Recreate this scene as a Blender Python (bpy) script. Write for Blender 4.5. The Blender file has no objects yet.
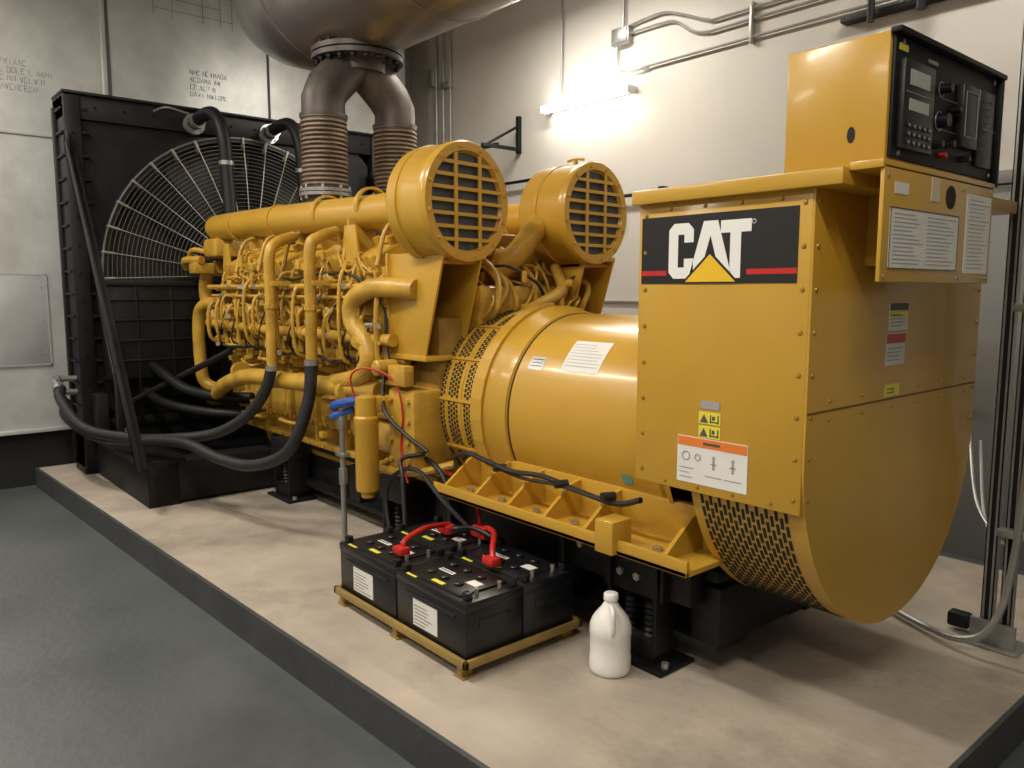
import bpy, bmesh, math, random
from mathutils import Vector, Matrix, Euler
random.seed(7)
S=bpy.context.scene
PAD=0.15   # everything is modelled with pad top at z=0 and lifted at the end
try:
    S.view_settings.view_transform='Standard'
except Exception: pass
V=Vector
# ------------------------------------------------------------------ materials
def mat(name,col,rough=.5,metal=0.,var=.12,scale=6.,bump=0.,bscale=40.,emit=None,estr=0.,coat=0.,var2=None,spec=None,stain=0.,sscale=1.2):
    m=bpy.data.materials.new(name);m.use_nodes=True;nt=m.node_tree;b=nt.nodes['Principled BSDF']
    b.inputs['Roughness'].default_value=rough;b.inputs['Metallic'].default_value=metal
    if coat: b.inputs['Coat Weight'].default_value=coat;b.inputs['Coat Roughness'].default_value=.12
    if spec is not None: b.inputs['Specular IOR Level'].default_value=spec
    tc=nt.nodes.new('ShaderNodeTexCoord')
    if var>0:
        n=nt.nodes.new('ShaderNodeTexNoise');n.inputs['Scale'].default_value=scale;n.inputs['Detail'].default_value=6
        nt.links.new(tc.outputs['Object'],n.inputs['Vector'])
        r=nt.nodes.new('ShaderNodeValToRGB');nt.links.new(n.outputs['Fac'],r.inputs['Fac'])
        r.color_ramp.elements[0].position=.3;r.color_ramp.elements[1].position=.7
        c0=var2 if var2 else [max(0,c*(1-var)) for c in col];c1=[min(1,c*(1+var)) for c in col]
        r.color_ramp.elements[0].color=(*c0,1);r.color_ramp.elements[1].color=(*c1,1)
        out=r.outputs['Color']
        if stain>0:
            n3=nt.nodes.new('ShaderNodeTexNoise');n3.inputs['Scale'].default_value=sscale;n3.inputs['Detail'].default_value=8;n3.inputs['Roughness'].default_value=.7
            nt.links.new(tc.outputs['Object'],n3.inputs['Vector'])
            r3=nt.nodes.new('ShaderNodeValToRGB');nt.links.new(n3.outputs['Fac'],r3.inputs['Fac'])
            r3.color_ramp.elements[0].position=.34;r3.color_ramp.elements[1].position=.5
            k=1-stain;r3.color_ramp.elements[0].color=(k,k,k,1);r3.color_ramp.elements[1].color=(1,1,1,1)
            mx=nt.nodes.new('ShaderNodeMixRGB');mx.blend_type='MULTIPLY';mx.inputs[0].default_value=1
            nt.links.new(out,mx.inputs[1]);nt.links.new(r3.outputs['Color'],mx.inputs[2]);out=mx.outputs[0]
        nt.links.new(out,b.inputs['Base Color'])
    else: b.inputs['Base Color'].default_value=(*col,1)
    if bump>0:
        n2=nt.nodes.new('ShaderNodeTexNoise');n2.inputs['Scale'].default_value=bscale;n2.inputs['Detail'].default_value=4
        nt.links.new(tc.outputs['Object'],n2.inputs['Vector'])
        bp=nt.nodes.new('ShaderNodeBump');bp.inputs['Strength'].default_value=bump;bp.inputs['Distance'].default_value=.01
        nt.links.new(n2.outputs['Fac'],bp.inputs['Height']);nt.links.new(bp.outputs['Normal'],b.inputs['Normal'])
    if emit: b.inputs['Emission Color'].default_value=(*emit,1);b.inputs['Emission Strength'].default_value=estr
    return m
YEL=mat('yellow_paint',(.53,.305,.034),.32,0,.05,3,coat=.22)
YEN=mat('yellow_engine_paint',(.50,.295,.04),.38,0,.22,9,.25,60)
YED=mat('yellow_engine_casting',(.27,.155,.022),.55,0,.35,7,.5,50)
RKY=mat('rack_paint_ochre',(.30,.20,.055),.5,0,.2,9)
BLK=mat('black_paint',(.007,.007,.008),.5,0,.3,8,spec=.3)
BLM=mat('black_matte',(.004,.004,.005),.8,0,.2,8,spec=.2)
RUB=mat('black_rubber',(.012,.012,.014),.5,0,.2,20,.15,80)
PLB=mat('black_plastic',(.008,.009,.011),.36,0,.15,20)
GRY=mat('grey_steel',(.33,.33,.32),.38,.7,.15,12)
GAL=mat('galvanized_steel',(.52,.53,.515),.36,.35,.12,5,.08,9,stain=.12,sscale=.9)
CND=mat('conduit_metal',(.36,.36,.34),.4,.6,.1,10)
WHT=mat('white_label',(.74,.73,.70),.5,0,.03,10)
RED=mat('red_paint',(.5,.02,.015),.4,0,.1,10)
ORG=mat('orange_label',(.75,.2,.03),.5,0,.05,10)
LYL=mat('yellow_label',(.75,.66,.06),.5,0,.05,10)
INK=mat('label_ink',(.08,.08,.08),.6,0,0)
MRK=mat('marker_ink_faded',(.16,.16,.17),.6,0,0)
LIN=mat('label_print_grey',(.33,.33,.33),.6,0,0)
LGB=mat('logo_black',(.012,.012,.014),.35,0,0)
LGW=mat('logo_white',(.82,.82,.8),.4,0,0)
LGY=mat('logo_yellow',(.8,.5,.02),.4,0,0)
EXH=mat('exhaust_steel_dark',(.095,.082,.072),.5,.4,.3,7,.2,30)
BEL=mat('bellows_rusty_steel',(.25,.19,.145),.5,.5,.3,9)
SIL=mat('silencer_steel',(.28,.26,.25),.32,.7,.25,3,.08,10)
JUG=mat('jug_white_plastic',(.82,.81,.78),.38,0,.02,4)
LCD=mat('lcd_screen',(.42,.46,.42),.3,0,.05,10)
BLU=mat('blue_hose',(.02,.09,.4),.4,0,.1,10)
ZNC=mat('zinc_bolt',(.5,.48,.42),.35,.8,.15,20)
FIN=mat('radiator_fins',(.03,.03,.03),.5,.3,.3,60)
GRD=mat('fan_guard_wire',(.13,.13,.12),.45,.4,.1,20)
GRL=mat('fan_guard_rib',(.25,.235,.20),.45,.4,.1,20)
SHD=mat('intake_mesh_dark',(.06,.07,.085),.5,.2,.2,60)
WAL=mat('wall_paint',(.55,.53,.49),.6,0,.05,1.2,.06,25)
CEI=mat('ceiling_paint',(.6,.58,.55),.8,0,.05,1)
FLR=mat('floor_epoxy_grey',(.082,.092,.094),.36,0,.14,1.6,.2,22,stain=.18,sscale=.8)
CON=mat('concrete',(.43,.37,.30),.75,0,.10,3.2,.3,35,var2=(.33,.285,.235),stain=.3,sscale=1.3)
BND=mat('pad_edge_dark_paint',(.05,.053,.056),.55,0,.2,5,.3,30)
DRK=mat('dark_recess',(.01,.01,.01),.8,0,0)
LMP=mat('lamp_tube',(1,1,1),.5,0,0,emit=(1,.95,.87),estr=14)
FIX=mat('fixture_white',(.6,.6,.58),.5,0,.02,5)
DOR=mat('door_grey_paint',(.17,.17,.165),.45,0,.05,3)
# ------------------------------------------------------------------ builders
def grp(name,loc=(0,0,0)):
    e=bpy.data.objects.new(name,None);e.location=loc;e.empty_display_size=.1
    bpy.context.collection.objects.link(e);return e
class P:
    def __init__(s,name,parent,m,ang=35):
        s.n=name;s.p=parent;s.m=m;s.bm=bmesh.new();s.ang=ang
    def box(s,x0,x1,y0,y1,z0,z1,bev=0,rot=None,seg=2):
        c=V(((x0+x1)/2,(y0+y1)/2,(z0+z1)/2))
        M=Matrix.Translation(c)
        if rot is not None: M=M@Euler(rot).to_matrix().to_4x4()
        M=M@Matrix.Diagonal((abs(x1-x0),abs(y1-y0),abs(z1-z0),1))
        r=bmesh.ops.create_cube(s.bm,size=1,matrix=M)
        if bev>0:
            ed=list({e for v in r['verts'] for e in v.link_edges})
            bmesh.ops.bevel(s.bm,geom=ed,offset=bev,segments=seg,affect='EDGES',profile=.5,clamp_overlap=True)
        return s
    def ring(s,c,u,w,r,seg):
        return [s.bm.verts.new(c+u*(r*math.cos(2*math.pi*i/seg))+w*(r*math.sin(2*math.pi*i/seg))) for i in range(seg)]
    def lathe(s,o,d,prof,seg=40):
        o=V(o);d=V(d).normalized();u=d.orthogonal().normalized();w=d.cross(u)
        prev=None
        for i,(t,r) in enumerate(prof):
            if r<=1e-5:
                cur=[s.bm.verts.new(o+d*t)]
            else: cur=s.ring(o+d*t,u,w,r,seg)
            if prev is not None:
                if len(prev)==1 and len(cur)>1:
                    for k in range(seg): s.bm.faces.new((prev[0],cur[(k+1)%seg],cur[k]))
                elif len(cur)==1 and len(prev)>1:
                    for k in range(seg): s.bm.faces.new((prev[k],prev[(k+1)%seg],cur[0]))
                elif len(cur)>1:
                    for k in range(seg): s.bm.faces.new((prev[k],prev[(k+1)%seg],cur[(k+1)%seg],cur[k]))
            prev=cur
        return s
    def cyl(s,p0,p1,r,r1=None,seg=24,bev=0):
        p0=V(p0);p1=V(p1);L=(p1-p0).length
        if r1 is None: r1=r
        if bev>0: pr=[(0,0),(0,r-bev),(bev,r),(L-bev,r1),(L,r1-bev),(L,0)]
        else: pr=[(0,0),(0,r),(L,r1),(L,0)]
        return s.lathe(p0,p1-p0,pr,seg)
    def tube(s,pts,r,seg=10,sm=True,n=6):
        P0=[V(p) for p in pts]
        if sm and len(P0)>2:
            Q=[P0[0]*2-P0[1]]+P0+[P0[-1]*2-P0[-2]];out=[]
            for i in range(1,len(Q)-2):
                a,b,c,d=Q[i-1:i+3]
                for k in range(n):
                    t=k/n
                    out.append(.5*((2*b)+(c-a)*t+(2*a-5*b+4*c-d)*t*t+(3*b-a-3*c+d)*t**3))
            out.append(P0[-1]);P0=out
        t0=(P0[1]-P0[0]).normalized();u=t0.orthogonal().normalized();prev=None
        for i,c in enumerate(P0):
            if i==0:t=t0
            elif i==len(P0)-1:t=(P0[i]-P0[i-1]).normalized()
            else:t=((P0[i+1]-P0[i]).normalized()+(P0[i]-P0[i-1]).normalized()).normalized()
            u=(u-t*u.dot(t)).normalized();w=t.cross(u)
            cur=s.ring(c,u,w,r,seg)
            if prev:
                for k in range(seg): s.bm.faces.new((prev[k],prev[(k+1)%seg],cur[(k+1)%seg],cur[k]))
            else: s.bm.faces.new(cur[::-1])
            prev=cur
        s.bm.faces.new(prev);return s
    def torus(s,c,d,R,r,seg=48,rs=8,a0=0,a1=360,ref=None):
        d=V(d).normalized();u=V(ref).normalized() if ref else d.orthogonal().normalized();w=d.cross(u);c=V(c)
        n=seg
        pts=[c+u*(R*math.cos(math.radians(a0+(a1-a0)*i/n)))+w*(R*math.sin(math.radians(a0+(a1-a0)*i/n))) for i in range(n+1)]
        return s.tube(pts,r,rs,sm=False)
    def prism(s,ax,pts,d0,d1,bev=0):
        def mk(a,b,d):
            return {'x':(d,a,b),'y':(a,d,b),'z':(a,b,d)}[ax]
        A=[s.bm.verts.new(mk(a,b,d0)) for a,b in pts];B=[s.bm.verts.new(mk(a,b,d1)) for a,b in pts]
        f1=s.bm.faces.new(A);f2=s.bm.faces.new(B[::-1]);n=len(pts);fs=[f1,f2]
        for k in range(n): fs.append(s.bm.faces.new((A[k],B[k],B[(k+1)%n],A[(k+1)%n])))
        if bev>0:
            ed=list({e for f in (f1,f2) for e in f.edges})
            bmesh.ops.bevel(s.bm,geom=ed,offset=bev,segments=2,affect='EDGES',profile=.5,clamp_overlap=True)
        return s
    def bolt(s,p,d,r=.012,h=.01):
        p=V(p);d=V(d).normalized();return s.cyl(p,p+d*h,r,seg=6)
    def quad(s,pts):
        s.bm.faces.new([s.bm.verts.new(p) for p in pts]);return s
    def done(s):
        bm=s.bm
        bm.normal_update()
        bmesh.ops.triangulate(bm,faces=[f for f in bm.faces if len(f.verts)>4],ngon_method='EAR_CLIP')
        bmesh.ops.recalc_face_normals(bm,faces=bm.faces)
        me=bpy.data.meshes.new(s.n)
        if s.p is not None: bmesh.ops.translate(bm,verts=bm.verts,vec=-V(s.p.location))
        bm.to_mesh(me);bm.free();me.materials.append(s.m)
        for p in me.polygons:p.use_smooth=True
        try: me.set_sharp_from_angle(angle=math.radians(s.ang))
        except Exception:
            for p in me.polygons:p.use_smooth=False
        o=bpy.data.objects.new(s.n,me);bpy.context.collection.objects.link(o)
        if s.p is not None:o.parent=s.p
        return o
# ------------------------------------------------------------------ room
ZF=-.15
P('floor',None,FLR).box(-7.6,3.0,-3.2,5.0,ZF-.1,ZF).done()
P('ceiling',None,CEI).box(-7.6,3.0,-3.2,5.0,4.7,4.8).done()
P('wall_back',None,WAL).box(-7.6,3.0,4.9,5.05,ZF,4.7).done()
P('wall_left',None,WAL).box(-7.75,-7.6,-3.2,5.05,ZF,4.7).done()
P('wall_right',None,WAL).box(3.0,3.15,-3.2,5.05,ZF,4.7).done()
P('wall_front',None,WAL).box(-7.6,3.0,-3.35,-3.2,ZF,4.7).done()
P('trim_1',None,CND).box(-7.0,-2.05,4.885,4.9,1.27,1.29).done()
# grey steel door in the back wall, behind the generator's right end
dg=grp('door_1',(-1.45,4.88,ZF))
s=P('frame',dg,DOR);s.box(-2.0,-1.93,4.84,4.9,ZF,2.02,.004);s.box(-.97,-.90,4.84,4.9,ZF,2.02,.004);s.box(-2.0,-.90,4.84,4.9,1.95,2.02,.004);s.done()
s=P('leaf',dg,DOR);s.box(-1.925,-.975,4.865,4.9,ZF,1.945,.003);s.done()
s=P('handle',dg,GRY);s.cyl((-1.85,4.87,.85),(-1.85,4.81,.85),.012,seg=10);s.cyl((-1.86,4.81,.85),(-1.74,4.81,.85),.010,seg=10);s.done()
# concrete pad
pad=grp('concrete_pad',(-3.9,2.7,ZF))
edge=[(-7.0,1.10),(-.80,1.37),(-.80,4.3),(-7.0,4.3)]
P('slab',pad,CON).prism('z',edge,ZF,0).done()
b=P('painted_edge',pad,BND)
b.prism('z',[(-7.0,1.095),(-.795,1.365),(-.795,1.385),(-7.0,1.115)],ZF,.001)
b.prism('z',[(-.81,1.365),(-.794,1.365),(-.794,4.3),(-.81,4.3)],ZF,.001)
b.done()
# discharge plenum (galvanised sheet metal behind the radiator)
pl=grp('sheet_metal_air_plenum',(-7.3,2.0,ZF))
P('panels',pl,GAL).box(-7.6,-7.0,-3.0,4.62,.28,4.7).done()
P('recess_shade',pl,DRK).box(-7.6,-7.08,-3.0,4.3,ZF,.28).done()  # recess under the panels, its shade put in as near-black colour
s=P('seams',pl,GAL)
for y in (.2,1.76,-1.2): s.box(-7.0,-6.985,y-.018,y+.018,.28,4.7,.004)
s.box(-7.0,-6.985,-3,4.62,2.53,2.56,.004);s.box(-7.0,-6.98,-3,4.62,.28,.31,.004)
s.done()
s=P('seam_gaps',pl,INK)
for y in (1.785,3.10,4.4): s.box(-7.0,-6.993,y,y+.02,1,4.7)
s.box(-7.0,-6.992,4.56,4.62,.28,4.7)
s.done()
s=P('hatch_gap',pl,LIN)
for a in ((.55,1.26,1.49,1.5),(.55,1.26,.80,.81)): s.box(-6.986,-6.984,*a)
s.box(-6.986,-6.984,1.25,1.26,.8,1.5)
for z in (.9,1.15,1.4): s.cyl((-6.986,1.22,z),(-6.982,1.22,z),.008,seg=8)
s.done()
s=P('marker_notes',pl,MRK)
def scrib(p,y0,y1,z,h):
    G={'M':[(0,0),(0,1),(.5,.4),(1,1),(1,0)],'E':[(1,0),(0,0),(0,.5),(.8,.5),(0,.5),(0,1),(1,1)],'N':[(0,0),(0,1),(1,0),(1,1)],'W':[(0,1),(.25,0),(.5,.7),(.75,0),(1,1)],'4':[(.7,0),(.7,1),(0,.4),(1,.4)],'7':[(0,1),(1,1),(.3,0)],'1':[(.5,0),(.5,1)],'C':[(1,1),(0,1),(0,0),(1,0)],'A':[(0,0),(.5,1),(1,0)],'L':[(0,1),(0,0),(1,0)],'O':[(0,0),(0,1),(1,1),(1,0),(0,0)]}
    y=y0
    while y<y1:
        w=h*.55;gl=G[random.choice(list(G))];j=lambda:random.uniform(-.1,.1)
        p.tube([(-6.998,y+w*(a+j()),z+h*(c+j())) for a,c in gl],.0019,4,sm=False);y+=w*(1.45 if random.random()>.2 else 2.3)
for k in range(4): scrib(s,1.05,1.05+.16+.1*((k*3)%4)*.7,3.03-.06*k,.038)
for k in range(4): scrib(s,2.42,2.72-.05*(k%3),3.18-.06*k,.038)
for a in ((2.15,2.8,3.66),(2.15,2.8,3.85),(2.3,2.7,3.75)): s.tube([(-6.998,a[0],a[2]),(-6.998,a[1],a[2])],.0019,4,sm=False)
for y in (2.15,2.3,2.55,2.7,2.8): s.tube([(-6.998,y,3.6),(-6.998,y,3.9)],.0019,4,sm=False)
s.done()
P('access_hatch',pl,mat('hatch_metal',(.42,.43,.43),.5,.3,.12,4)).box(-7.0,-6.986,.55,1.26,.8,1.5,.003).done()
# ------------------------------------------------------------------ lights (real fixtures)
def area(name,parent,loc,sx,sy,e,rot=(0,0,0),col=(1,.92,.80)):
    l=bpy.data.lights.new(name,'AREA');l.shape='RECTANGLE';l.size=sx;l.size_y=sy;l.energy=e;l.color=col
    o=bpy.data.objects.new(name,l);o.rotation_euler=rot;bpy.context.collection.objects.link(o)
    o.parent=parent;o.location=V(loc)-V(parent.location);return o
wl=grp('fluorescent_wall_light',(-4.72,4.9,2.93))
P('tube',wl,LMP).cyl((-5.19,4.80,2.925),(-4.24,4.80,2.925),.034,seg=16,bev=.006).done()
b=P('batten_housing',wl,FIX);b.box(-5.20,-4.23,4.86,4.9,2.91,2.96,.008);b.box(-5.215,-5.19,4.77,4.87,2.895,2.955,.005);b.box(-4.24,-4.215,4.77,4.87,2.895,2.955,.005);b.done()
area('lamp_glow',wl,(-4.72,4.75,2.92),.95,.05,4,(math.radians(90),0,0))
for (x,y,e) in ((-5.4,.2,75),(-2.8,.1,75),(.2,.2,58),(-1.2,-1.8,42),(-4.4,3.9,62),(-1.6,4.0,22),(-5.2,-1.8,45)):
    g=grp('fluorescent_ceiling_light',(x,y,3.75))
    P('housing',g,FIX).box(x-.65,x+.65,y-.09,y+.09,3.75,3.82,.01).done()
    t=P('tubes',g,LMP);t.cyl((x-.6,y-.04,3.73),(x+.6,y-.04,3.73),.014,seg=10);t.cyl((x-.6,y+.04,3.73),(x+.6,y+.04,3.73),.014,seg=10);t.done()
    r=P('hanging_rods',g,CND);r.cyl((x-.5,y,3.8),(x-.5,y,4.7),.005,seg=6);r.cyl((x+.5,y,3.8),(x+.5,y,4.7),.005,seg=6);r.done()
    area('lamp',g,(x,y,3.71),1.25,.2,e)
w=bpy.data.worlds.new('World');S.world=w;w.use_nodes=True;w.node_tree.nodes['Background'].inputs[0].default_value=(.5,.5,.5,1);w.node_tree.nodes['Background'].inputs[1].default_value=.15
# ------------------------------------------------------------------ radiator
rad=grp('engine_radiator',(-6.4,2.62,0))
cy,cz=2.60,1.50
b=P('frame',rad,BLK)
b.box(-6.8,-6.46,1.34,1.45,.05,2.76,.006);b.box(-6.8,-6.46,3.84,3.95,.05,2.76,.006)
b.box(-6.8,-6.48,1.34,3.95,2.60,2.78,.008);b.box(-6.8,-6.48,1.34,3.95,.05,.35,.008)
b.box(-6.80,-6.45,1.335,3.96,2.77,2.79,.004)
N=64;rr=1.06
def sq(a):
    c,s_=math.cos(a),math.sin(a);hx=1.22;hz0=1.11
    k=min(hx/abs(c) if abs(c)>1e-6 else 9,hz0/abs(s_) if abs(s_)>1e-6 else 9);return cy+c*k,cz+s_*k
for i in range(N):
    a0=2*math.pi*i/N;a1=2*math.pi*(i+1)/N
    q=[(cy+rr*math.cos(a0),cz+rr*math.sin(a0)),sq(a0),sq(a1),(cy+rr*math.cos(a1),cz+rr*math.sin(a1))]
    b.prism('x',q,-6.53,-6.515)
for k in range(15):
    z=.35+k*.165;b.box(-6.52,-6.47,1.44,1.50,z,z+.02,.003);b.box(-6.83,-6.8,1.34,1.40,z,z+.05,.003)
    b.box(-6.8,-6.5,1.325,1.34,z,z+.018,.003)
b.box(-6.75,-6.7,1.315,1.34,.1,2.7,.003)
b.done()
s=P('frame_bolts',rad,BLM)
for k in range(12): s.bolt((-6.46,1.39,.3+k*.2),(1,0,0),.011,.01)
for k in range(12): s.bolt((-6.48,1.55+k*.2,2.69),(1,0,0),.010,.008)
s.done()
P('core',rad,FIN).box(-6.78,-6.62,1.45,3.84,.35,2.6).done()
s=P('fan_shroud',rad,BLK)
s.lathe((-6.52,cy,cz),(1,0,0),[(-.03,1.09),(.14,1.08),(.14,1.06),(-.03,1.06)],64);s.done()
f=P('fan',rad,BLM)
f.cyl((-6.5,cy,cz),(-6.36,cy,cz),.16)
for k in range(6):
    a=k*math.pi/3+.3;d=V((0,math.cos(a),math.sin(a)));t=V((0,-math.sin(a),math.cos(a)))
    c=V((-6.46,cy,cz))
    f.quad([c+d*.12-t*.08,c+d*.98-t*.17,c+d*.98+t*.17+V((.09,0,0)),c+d*.12+t*.08+V((.06,0,0))])
f.done()
g=P('fan_guard_rings',rad,GRD)
for k in range(30):
    R=.22+k*.0298
    x=-6.30-.08*(R/1.08)**3
    g.torus((x,cy,cz),(1,0,0),R,.0028,48,4,-4,184,ref=(0,1,0))
g.done()
g=P('fan_guard_ribs',rad,GRL)
for k in range(19):
    a=math.radians(-2+184*k/18);d=V((0,math.cos(a),math.sin(a)))
    pts=[V((-6.295-.08*(R/1.08)**3,cy,cz))+d*R for R in (.2,.5,.8,1.0,1.08)]
    g.tube(pts,.0045,6)
for k in range(19):
    a=math.radians(-2+184*k/18);g.box(-6.415,-6.365,cy+1.05*math.cos(a)-.045,cy+1.05*math.cos(a)+.045,cz+1.05*math.sin(a)-.009,cz+1.05*math.sin(a)+.009,.003,rot=(a,0,0))
g.done()
g=P('fan_guard_rim',rad,GRD);g.torus((-6.385,cy,cz),(1,0,0),1.085,.009,48,6,-4,184,ref=(0,1,0));g.done()
s=P('belt_guard',rad,BLK)
s.box(-6.46,-6.30,1.5,2.3,.72,1.42,.01);s.box(-6.46,-6.28,1.46,3.8,1.41,1.45,.004)
for z in (.85,1.0,1.15,1.3): s.box(-6.31,-6.285,1.52,2.28,z,z+.015,.003)
for y in (1.7,1.95,2.2): s.box(-6.31,-6.29,y,y+.02,.4,1.42,.003)
s.box(-6.45,-6.35,2.3,3.75,.4,1.2,.01)
s.box(-6.48,-6.40,1.45,3.8,.35,.42,.006)
s.done()
s=P('base_skid',rad,BLK)
s.box(-6.8,-5.2,1.42,1.62,0,.28,.006);s.box(-6.8,-5.2,1.38,1.66,.27,.30,.004);s.box(-6.8,-5.2,3.6,3.85,0,.30,.006)
s.box(-5.4,-5.2,1.45,3.8,.02,.28,.006);s.box(-6.8,-6.5,1.34,3.95,0,.12,.004);s.box(-6.7,-5.25,1.6,3.7,.10,.14)
s.box(-6.45,-6.3,1.40,1.48,.28,.62,.004)
s.done()
s=P('side_strut',rad,BLK)
pp=[(-6.50,2.42),(-6.42,2.44),(-5.03,.32),(-5.03,.28),(-5.13,.28)]
s.prism('y',pp,1.335,1.345);s.prism('y',[(-6.50,2.42),(-6.48,2.425),(-5.11,.28),(-5.13,.28)],1.335,1.40)
s.prism('y',pp,3.80,3.86,.004)
s.box(-6.50,-6.40,1.34,1.36,2.36,2.5,.003)
s.tube([(-6.48,1.5,1.35),(-5.9,1.5,.35)],.022,8);s.tube([(-6.45,1.5,.45),(-5.7,2.2,.95)],.025,8)
s.box(-6.0,-5.92,1.45,1.53,.28,.8,.004)
s.tube([(-6.35,1.8,.82),(-6.1,1.82,.76),(-5.85,1.9,.66),(-5.6,2.05,.62),(-5.4,2.2,.62)],.04,12)
s.tube([(-6.35,1.75,.62),(-5.95,1.78,.56),(-5.6,1.95,.52),(-5.4,2.2,.50)],.035,12)
s.done()
s=P('coolant_pipes',rad,BLK)
for y in (2.25,2.86):
    s.tube([(-6.5,y,2.66),(-6.25,y,2.70),(-6.08,y+.02,2.68),(-5.98,y+.04,2.52),(-5.96,y+.05,2.25),(-5.92,y+.05,1.9)],.048,14)
s.done()
s=P('pipe_flanges',rad,GRY)
for y in (2.25,2.86):
    s.cyl((-6.49,y,2.66),(-6.45,y,2.665),.08,seg=20);s.cyl((-6.4,y,2.675),(-6.36,y,2.68),.058,seg=16)
    s.cyl((-5.965,y+.05,2.3),(-5.965,y+.05,2.33),.055,seg=16)
    for k in range(8):
        a=k*math.pi/4;s.bolt((-6.45,y+.065*math.cos(a),2.66+.065*math.sin(a)),(1,0,0),.01,.015)
s.tube([(-6.45,1.95,2.72),(-6.3,2.0,2.73),(-6.28,2.15,2.70)],.008,6)
s.done()
# ------------------------------------------------------------------ generator set
gen=grp('diesel_generator',(-3.5,2.67,0))
AX,AZ=2.67,.82
b=P('alternator_box',gen,YEL)
b.box(-1.75,-1.136,2.05,3.29,.735,1.66,.005);b.done()
b=P('box_lid',gen,YEL);b.box(-1.76,-1.04,2.02,3.32,1.655,1.70,.004);b.done()
b=P('end_plate',gen,YEL)
EZ=.885
pts=[(2.052,1.655),(2.052,EZ)]
for i in range(1,48):
    a=math.pi+math.pi*i/48;pts.append((2.67+.618*math.cos(a),EZ+.618*math.sin(a)))
pts+=[(3.288,EZ),(3.288,1.655)]
b.prism('x',pts,-1.145,-1.13,.003);b.done()
s=P('panel_seams',gen,mat('seam_shadow_paint',(.16,.085,.012),.6,0,0))
s.box(-1.131,-1.1285,2.055,3.285,1.028,1.034);s.done()
s=P('box_rivets',gen,mat('rivet_yellow',(.38,.215,.025),.35,.2,.1,10))
for k in range(8):
    z=.78+k*.12
    s.lathe((-1.72,2.05,z),(0,-1,0),[(0,.008),(.004,.006),(.006,0)],8);s.lathe((-1.158,2.05,z),(0,-1,0),[(0,.008),(.004,.006),(.006,0)],8)
    s.lathe((-1.13,2.075,z),(1,0,0),[(0,.008),(.004,.006),(.006,0)],8);s.lathe((-1.13,3.265,z),(1,0,0),[(0,.008),(.004,.006),(.006,0)],8)
for k in range(6):
    y=2.18+k*.2
    for z in (1.005,1.06): s.lathe((-1.13,y,z),(1,0,0),[(0,.007),(.004,.005),(.005,0)],8)
for k in range(4):
    x=-1.62+k*.13
    s.lathe((x,2.05,.755),(0,-1,0),[(0,.007),(.004,.005),(.005,0)],8)
    s.lathe((x,2.05,1.635),(0,-1,0),[(0,.007),(.004,.005),(.005,0)],8)
s.done()
def arc(r,a): return (2.67+r*math.cos(a),EZ+r*math.sin(a))
s=P('lower_shroud',gen,YEL)
K=48
for i in range(K):
    a0=math.pi+math.pi*i/K;a1=math.pi+math.pi*(i+1)/K
    s.prism('x',[arc(.616,a0),arc(.616,a1),arc(.600,a1),arc(.600,a0)],-1.53,-1.145)
s.done()
s=P('shroud_back',gen,DRK);s.prism('x',[arc(.60,math.pi+math.pi*i/32) for i in range(33)],-1.52,-1.50);s.done()
s=P('shroud_slots',gen,DRK)
for j in range(19):
    for i in range(24):
        ph=math.radians(16+4.6*i+(2.3 if j%2 else 0))
        a=math.pi+ph;c=arc(.6165,a);x=-1.49+j*.0165
        s.box(x-.0048,x+.0048,c[0]-.0015,c[0]+.0015,c[1]-.018,c[1]+.018,rot=(a+math.pi,0,0))
s.done()
y0=2.05
s=P('logo_panel',gen,LGB);s.box(-1.735,-1.175,y0-.003,y0,1.40,1.612);s.done()
C=[(.02,0),(.075,0),(.095,.02),(.095,.062),(.060,.062),(.060,.035),(.036,.035),(.036,.137),(.060,.137),(.060,.112),(.095,.112),(.095,.152),(.075,.172),(.02,.172),(0,.152),(0,.02)]
A=[(-.012,0),(.042,.174),(.093,.174),(.147,0),(.108,0),(.0675,.13),(.027,0)]
T=[(0,.135),(0,.172),(.105,.172),(.105,.135),(.071,.135),(.071,0),(.034,0),(.034,.135)]
s=P('logo_letters',gen,LGW)
for poly,ox in ((C,-1.622),(A,-1.532),(T,-1.428)):
    s.prism('y',[(ox+a,1.415+z) for a,z in poly],y0-.0042,y0-.003)
s.torus((-1.315,y0-.0035,1.578),(0,1,0),.006,.001,12,4)
s.done()
s=P('logo_triangle',gen,LGY);s.prism('y',[(-1.555,1.4045),(-1.4645,1.488),(-1.372,1.4045)],y0-.0055,y0-.0042);s.done()
s=P('logo_triangle_outline',gen,LGB);s.prism('y',[(-1.57,1.4005),(-1.4645,1.499),(-1.357,1.4005)],y0-.0049,y0-.0042);s.done()
s=P('logo_red_stripes',gen,RED);s.box(-1.735,-1.63,y0-.0042,y0-.003,1.425,1.441);s.box(-1.335,-1.175,y0-.0042,y0-.003,1.425,1.441);s.done()
def lab(name,ax,val,a0,a1,b0,b1,m,out=.002):
    p=P(name,gen,m)
    if ax=='y':p.box(a0,a1,val-out,val,b0,b1)
    else:p.box(val,val+out,a0,a1,b0,b1)
    p.done()
def lines(name,ax,val,a0,a1,b0,b1,n,m=LIN,out=.003,h=.003):
    p=P(name,gen,m)
    for k in range(n):
        z=b0+(b1-b0)*(k+.5)/n;e=a0+(a1-a0)*random.uniform(.6,1)
        if ax=='y':p.box(a0,e,val-out,val,z-h/2,z+h/2)
        else:p.box(val,val+out,a0,e,z-h/2,z+h/2)
    p.done()
lab('warning_label','y',y0,-1.57,-1.31,.765,.915,WHT)
lab('warning_label_header','y',y0,-1.568,-1.312,.885,.913,ORG,.003)
lines('warning_label_header_text','y',y0,-1.47,-1.39,.893,.905,1,INK,.004,.008)
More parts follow.
